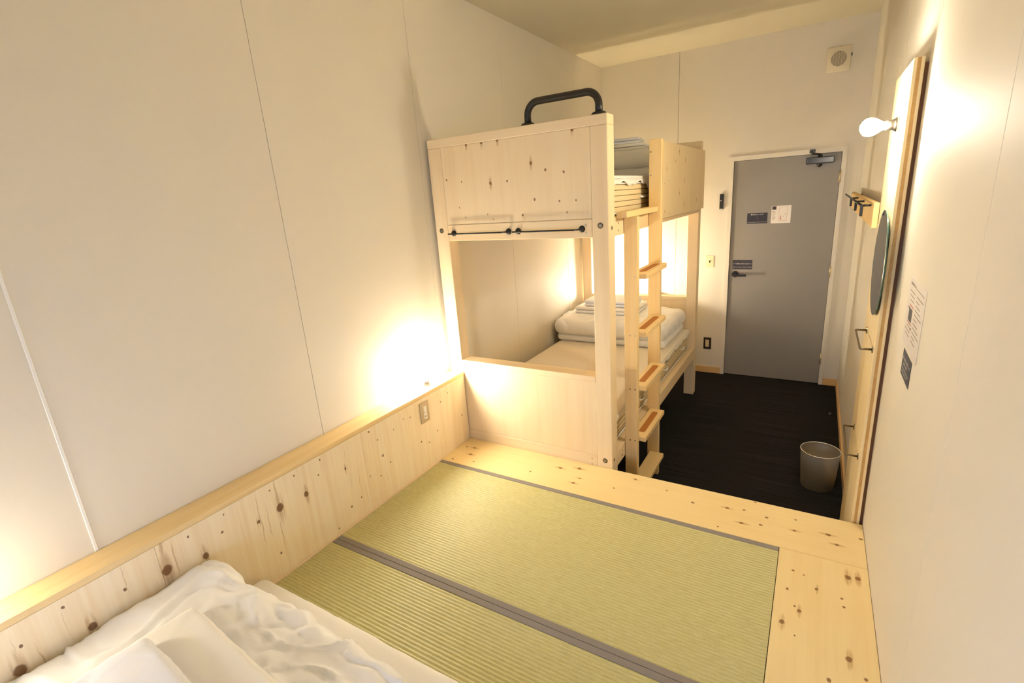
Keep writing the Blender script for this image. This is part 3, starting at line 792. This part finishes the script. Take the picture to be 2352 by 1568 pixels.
for zc, th, key, lab, mt in ((0.5906, 0.028, 'lowcover', 'cream cover over the lower bunk mattress', M['pad_cloth']), (1.8726, 0.028, 'upcover', 'white cover over the upper bunk mattress', M['sheet'])):
    ct = thing('mattress_cover', lab, 'bed cover', (0.54, 3.39, zc))
    bm = soft_box(0.073, 1.022, PY1 + 0.010, QY0 - 0.008, zc, zc + th, 0.0135, 0.03, wr=0.0012, freq=7, seed=2)
    obj('pad', bm, mt, ct, True)
    bm = new_bm(); n = 90; rows = []
    for i in range(n + 1):
        y = PY1 + 0.02 + (QY0 - PY1 - 0.04) * i / n
        dz = 0.016 + 0.010 * math.sin(y * 21) + 0.006 * math.sin(y * 47) + (0.02 if key == 'upcover' and y > 3.05 else 0)
        dx = 0.002 * math.sin(y * 33)
        rows.append([bm.verts.new(p) for p in ((1.0195, y, zc + 0.012), (1.0215 + dx, y, zc - dz * 0.5), (1.0215 + dx, y, zc - dz), (1.0245 + dx, y, zc - dz), (1.0255 + dx, y, zc - dz * 0.4), (1.0235, y, zc + 0.014))])
    for p, q in zip(rows, rows[1:]):
        for k in range(6): bm.faces.new((p[k], p[(k + 1) % 6], q[(k + 1) % 6], q[k]))
    bm.faces.new(rows[0]); bm.faces.new(rows[-1][::-1])
    obj('hanging_edge', bm, mt, ct, True)

# folded duvets
def duvet(x0, x1, y0, y1, z0, t1, t2, label, seed, foot):
    a = soft_box(x0 + 0.02, x1 - 0.02, y0 + 0.02, y1 - 0.02, z0, z0 + t1, t1 * 0.49, 0.018, wr=0.012, freq=7, seed=seed, aniso=(1, 1, 0.5), ridge=0.5, crease=0.006)
    b = soft_box(x0, x1, y0 - 0.01, y1 - 0.012, z0 + t1 - 0.012, z0 + t1 + t2, t2 * 0.49, 0.016, puff=0.03, wr=0.016, freq=5, seed=seed + 3, aniso=(1, 1, 0.6), ridge=0.5, crease=0.010)
    bm = merge([a, b]); zp = press(bm, *foot)
    tag(obj('folded_duvet', bm, M['satin'], smooth=True), label, 'duvet')
    return zp
def folded(name, x0, x1, y0, y1, z0, n, th, mat, label, cat, seed, rot=0.0):
    t = thing(name, label, cat, ((x0 + x1) / 2, (y0 + y1) / 2, z0))
    for i in range(n):
        e = 0.005 * random.uniform(-1, 1)
        bm = soft_box(x0 + e, x1 + e, y0 - e, y1 - e, z0 + i * th, z0 + (i + 1) * th - 0.0022, th * 0.44, 0.018, wr=0.0022, freq=9, seed=seed + i, rot=rot)
        for v in bm.verts: v.co.z = min(v.co.z, z0 + (i + 1) * th - 0.0006)
        obj('folded_layer', bm, mat, t, True)
    return z0 + n * th + 0.0004
z = duvet(0.035, 0.99, 3.70, 4.392, 0.6192, 0.072, 0.12, 'white duvet folded at the far end of the lower bunk', 11, (0.17, 0.70, 3.86, 4.22))
z = folded('folded_sheet', 0.17, 0.70, 3.86, 4.22, z + 0.0006, 2, 0.028, M['sheet'], 'white sheet folded on the lower bunk duvet', 'sheet', 31)
folded('folded_towel', 0.24, 0.66, 3.90, 4.18, z, 2, 0.026, M['towel'], 'white towel on the folded sheet of the lower bunk', 'towel', 35)
z = duvet(0.08, 0.965, 3.66, 4.392, 1.9012, 0.085, 0.095, 'white duvet folded on the upper bunk', 21, (0.25, 0.74, 3.84, 4.22, 0.12))
z = folded('folded_sheet', 0.25, 0.74, 3.84, 4.22, z + 0.0006, 2, 0.026, M['sheet'], 'white sheet folded on the upper bunk duvet', 'sheet', 41, 0.12)
folded('folded_towel', 0.30, 0.70, 3.88, 4.16, z, 2, 0.022, M['towel'], 'white towel on the folded sheet of the upper bunk', 'towel', 45, 0.16)

# futon bedding on the tatami
bm = soft_box(0.134, 1.86, -0.12, 0.862, HP + 0.0005, HP + 0.088, 0.042, 0.02, puff=0.006, wr=0.004, freq=5, seed=51, crease=0.002)
for v in bm.verts: v.co.z = min(v.co.z, HP + 0.089 + (0.004 if v.co.y > 0.76 else 0.0))
tag(obj('futon_mattress', bm, M['sheet'], smooth=True), 'white sheeted futon laid on the tatami', 'futon')

def duvet_fn(q, u, v, top):
    # gathered pleats along the far edge, and a roll that leans on the wainscot side
    e = max(0.0, (q.y - 0.14) / 0.26)
    if e > 0:
        g = noise.noise(Vector((q.x * 9.0, q.z * 5.0, 3.1))) + 0.35 * noise.noise(Vector((q.x * 21.0 + q.z * 9, q.z * 4.0, 7.7)))
        q.y += 0.030 * g * min(e, 1.0) * (0.35 + top)
        q.z += 0.012 * noise.noise(Vector((q.x * 12.0 + q.y * 8, q.y * 6.0, 1.7))) * min(e, 1.0)
    lft = max(0.0, (-q.x - 0.25) / 0.2)
    q.z += 0.022 * min(lft, 1.0) * top
    q.z -= 0.06 * top * max(0.0, (q.x + 0.05) / 0.5) * max(0.0, min(1.0, (q.y + 0.1) / 0.4))
    return q
zf = HP + 0.0896
fd_a = soft_box(0.14, 1.08, -0.06, 0.735, zf, zf + 0.0865, 0.042, 0.011, wr=0.012, freq=7, seed=61, aniso=(1, 1, 0.5), ridge=0.45, crease=0.009)
fd_b = soft_box(0.13, 1.06, -0.05, 0.722, zf + 0.0765, zf + 0.1795, 0.05, 0.009, puff=0.012, wr=0.016, freq=6, seed=63, aniso=(1, 1, 0.6), ridge=0.5, crease=0.009, fn=duvet_fn)
bm = merge([fd_a, fd_b])
for v in bm.verts: v.co.x = max(v.co.x, 0.1215)
SF = (0.33, 0.93, -0.05, 0.51, -0.09)
zs = press(bm, *SF) + 0.0008
tag(obj('folded_duvet', bm, M['satin'], smooth=True), 'white satin duvet folded on the futon against the wainscot', 'duvet')
TF = (0.385, 0.86, -0.045, 0.375, -0.07)
bm = soft_box(*SF[:4], zs, zs + 0.040, 0.0195, 0.012, wr=0.005, freq=5, seed=71, rot=SF[4], puff=0.004, crease=0.003)
zt2 = press(bm, *TF, m=0.02) + 0.0008
tag(obj('folded_sheet', bm, M['sheet'], smooth=True), 'white sheet folded on the futon duvet', 'sheet')
bm = soft_box(*TF[:4], zt2, zt2 + 0.046, 0.0225, 0.010, wr=0.006, freq=6, seed=77, rot=TF[4], puff=0.004, ridge=0.3, crease=0.003)
tag(obj('folded_towel', bm, M['towel'], smooth=True), 'fluffy white towel topping the linen on the futon', 'towel')

# ================================================================== BEHIND THE BUNK
rl = thing('rear_ledge', 'pine ledge between the bunk and the far wall', 'ledge', (0.28, 4.78, 0))
bobj('ledge_top', (0.002, 0.560, 4.500, D - 0.002, 0.800, 0.8235), M['bunk_x'], rl, 0.002)
bobj('front_panel', (0.002, 0.548, 4.512, 4.526, 0.001, 0.7995), M['bunk_panel'], rl, 0.001)
bobj('end_panel', (0.534, 0.548, 4.5265, D - 0.002, 0.001, 0.7995), M['bunk_panel'], rl, 0.001)
lamp('bare glowing bulb behind the head of the lower bunk', (0.24, 4.58, 0.8237), (0, 0, 1), LAMP_W['rear'], 'rear')

# ================================================================== RIGHT WALL: BOARD, MIRROR, BARS, HOOKS
BX0, BX1, BX2, BX3 = 2.139, 2.149, 2.159, 2.169
BY0, BY1, BZ = 2.302, 2.795, 2.182
wbd = thing('wall_board', 'tall layered pine board standing against the right wall', 'board', (2.155, 2.55, 0))
bobj('face_layer', (BX0, BX1, BY0, BY1, 0.001, BZ), M['board_z'], wbd, 0.001)
bobj('core_layer', (BX1, BX2, BY0 + 0.0005, BY1 - 0.0005, 0.001, BZ - 0.0005), M['board_core'], wbd, 0)
bobj('back_layer', (BX2, BX3, BY0, BY1, 0.001, BZ), M['board_z'], wbd, 0.001)
for y in (BY0 + 0.012, BY1 - 0.055):
    bobj('spacer_batten', (BX3, W - 0.0005, y, y + 0.042, 0.001, BZ - 0.018), M['batten'], wbd, 0)
lamp('bare glowing bulb on a nickel socket on the tall pine board', (BX0, 2.45, 1.988), (-1, 0, 0), LAMP_W['wall'], 'wall')
mi = thing('round_mirror', 'round frameless mirror hung on the tall pine board', 'mirror', (2.132, 2.44, 1.27))
bm = new_bm(); lathe(bm, (BX0 - 0.0003, 2.44, 1.475), (-1, 0, 0), [(0, 0.15), (0.0075, 0.15)], 48); obj('backing', bm, M['black_s'], mi)
bm = new_bm(); lathe(bm, (BX0 - 0.0078, 2.44, 1.475), (-1, 0, 0), [(0, 0.206), (0.0045, 0.206)], 72); obj('glass_rim', bm, M['glass_edge'], mi)
bm = new_bm(); lathe(bm, (BX0 - 0.0123, 2.44, 1.475), (-1, 0, 0), [(0, 0.206), (0.0005, 0.204), (0.0007, 0)], 72); obj('mirror_glass', bm, M['glassm'], mi)

def towel_bar(label, z):
    t = thing('towel_bar', label, 'towel bar', (2.118, 2.5, z))
    ya, yb, xo = 2.355, 2.665, BX0 - 0.043
    pts = [(BX0 - 0.003, ya, z), (xo + 0.006, ya, z)] + arc((xo + 0.006, ya + 0.006, z), -math.pi / 2, -math.pi, 0.006, (1, 0, 0), (0, 1, 0), 4)[1:] + \
          arc((xo + 0.006, yb - 0.006, z), math.pi, math.pi / 2, 0.006, (1, 0, 0), (0, 1, 0), 4) + [(BX0 - 0.003, yb, z)]
    bm = new_bm(); tube(bm, pts, 0.0042, 12); obj('bar', bm, M['bronze'], t, True)
    for y in (ya, yb):
        bm = new_bm(); lathe(bm, (BX0, y, z), (-1, 0, 0), [(0, 0.014), (0.0035, 0.0135)], 20); obj('flange', bm, M['bronze'], t)
towel_bar('upper slim steel towel bar below the round mirror', 1.142)
towel_bar('lower slim steel towel bar above the dustbin', 0.664)

hr = thing('hook_rail', 'pine hook rail with black hooks between board and door', 'hook rail', (2.15, 3.85, 1.59))
bobj('rail_block', (2.121, 2.143, 2.86, 4.88, 1.576, 1.690), M['rack'], hr, 0.002)
for y in (2.9, 4.7): bobj('spacer', (2.1435, W - 0.0005, y, y + 0.05, 1.592, 1.676), M['batten'], hr, 0)
bm = new_bm(); tube(bm, [(2.083, 3.0, 1.674), (2.083, 4.90, 1.674)], 0.006, 10); ba = obj('hook_bar', bm, M['black'], hr, True)
for y in (3.0, 3.48, 4.02):
    bm = new_bm(); box(bm, 2.077, 2.089, y - 0.010, y + 0.010, 1.624, 1.678); bev(bm, 0.002); obj('hook', bm, M['black'], ba)
    bm = new_bm(); tube(bm, [(2.089, y, 1.674), (2.1225, y, 1.674)], 0.005, 8); obj('hook_stem', bm, M['black'], ba, True)

# notices on the right wall
nt = tag(bobj('paper_notice', (W - 0.0012, W - 0.0001, 1.728, 2.018, 1.284, 1.496), M['paper_grey'], b=0), 'laminated paper notice with printed lines on the right wall', 'notice')
XN = W - 0.0016
def bar_n(bm, ya, yb, za, zb): box(bm, XN, W - 0.0012, ya, yb, za, zb)
bm = new_bm()
bar_n(bm, 1.752, 1.90, 1.4745, 1.4762)
for i in range(11):
    z = 1.455 - i * 0.0135; bar_n(bm, 1.752 + 0.02 * ((i * 7) % 4), 1.868, z, z + 0.0022)
    if i not in (3, 4, 5, 6, 7): bar_n(bm, 1.90, 1.99 - 0.012 * (i % 3), z, z + 0.0022)
obj('printed_lines', bm, M['ink_grey'], nt)
bm = new_bm(); bar_n(bm, 1.935, 1.995, 1.475, 1.482); bar_n(bm, 1.90, 1.93, 1.476, 1.480)
obj('heading_print', bm, M['ink_grey'], nt)
bm = new_bm(); bar_n(bm, 1.905, 1.965, 1.365, 1.405); bar_n(bm, 1.888, 1.902, 1.345, 1.352); bar_n(bm, 1.968, 1.985, 1.40, 1.405)
obj('printed_photo', bm, M['ink'], nt)
bm = new_bm()
for z in (1.357, 1.411): bar_n(bm, 1.895, 1.968, z, z + 0.004)
obj('photo_trim', bm, M['ink_red'], nt)
nc = tag(bobj('card_notice', (W - 0.0012, W - 0.0001, 1.786, 1.952, 1.189, 1.272), M['navy'], b=0), 'small dark card with white print below the laminated notice', 'notice')
text_mesh('lettering', '館内はお静かにお願いします', 0.014, M['ink_white'], nc, (XN - 0.0002, 1.941, 1.246), (0, -1, 0), (0, 0, 1), 0.14)
text_mesh('lettering', '20:00 - 8:00', 0.012, M['ink_white'], nc, (XN - 0.0002, 1.918, 1.231), (0, -1, 0), (0, 0, 1), 0.07)
text_mesh('lettering', 'Please be quiet in the hostel', 0.01, M['ink_white'], nc, (XN - 0.0002, 1.941, 1.216), (0, -1, 0), (0, 0, 1), 0.13)
text_mesh('lettering', 'during the night hours', 0.009, M['ink_white'], nc, (XN - 0.0002, 1.936, 1.204), (0, -1, 0), (0, 0, 1), 0.10)

# ------------------------------------------------------------------ dustbin
bn = thing('dustbin', 'round brushed aluminium waste bin on the dark carpet', 'bin', (2.037, 3.222, 0))
bm = new_bm(); lathe(bm, (2.037, 3.222, 0.0005), (0, 0, 1), [(0.004, 0), (0.0, 0.086), (0.002, 0.088), (0.238, 0.1045)], 56, False)
obj('shell', bm, M['alu'], bn, True)
bm = new_bm(); lathe(bm, (2.037, 3.222, 0.0005), (0, 0, 1), [(0.006, 0), (0.006, 0.0855), (0.238, 0.1025)], 56, False)
obj('inside', bm, M['alu_shade'], bn, True)
bm = new_bm(); pts = [(2.037 + 0.1042 * math.cos(2 * math.pi * i / 56), 3.222 + 0.1042 * math.sin(2 * math.pi * i / 56), 0.2395) for i in range(57)]
tube(bm, pts, 0.0028, 8); obj('rolled_rim', bm, plain('polished_rim', srgb(236, 230, 220), 0.25, 0.6), bn, True)
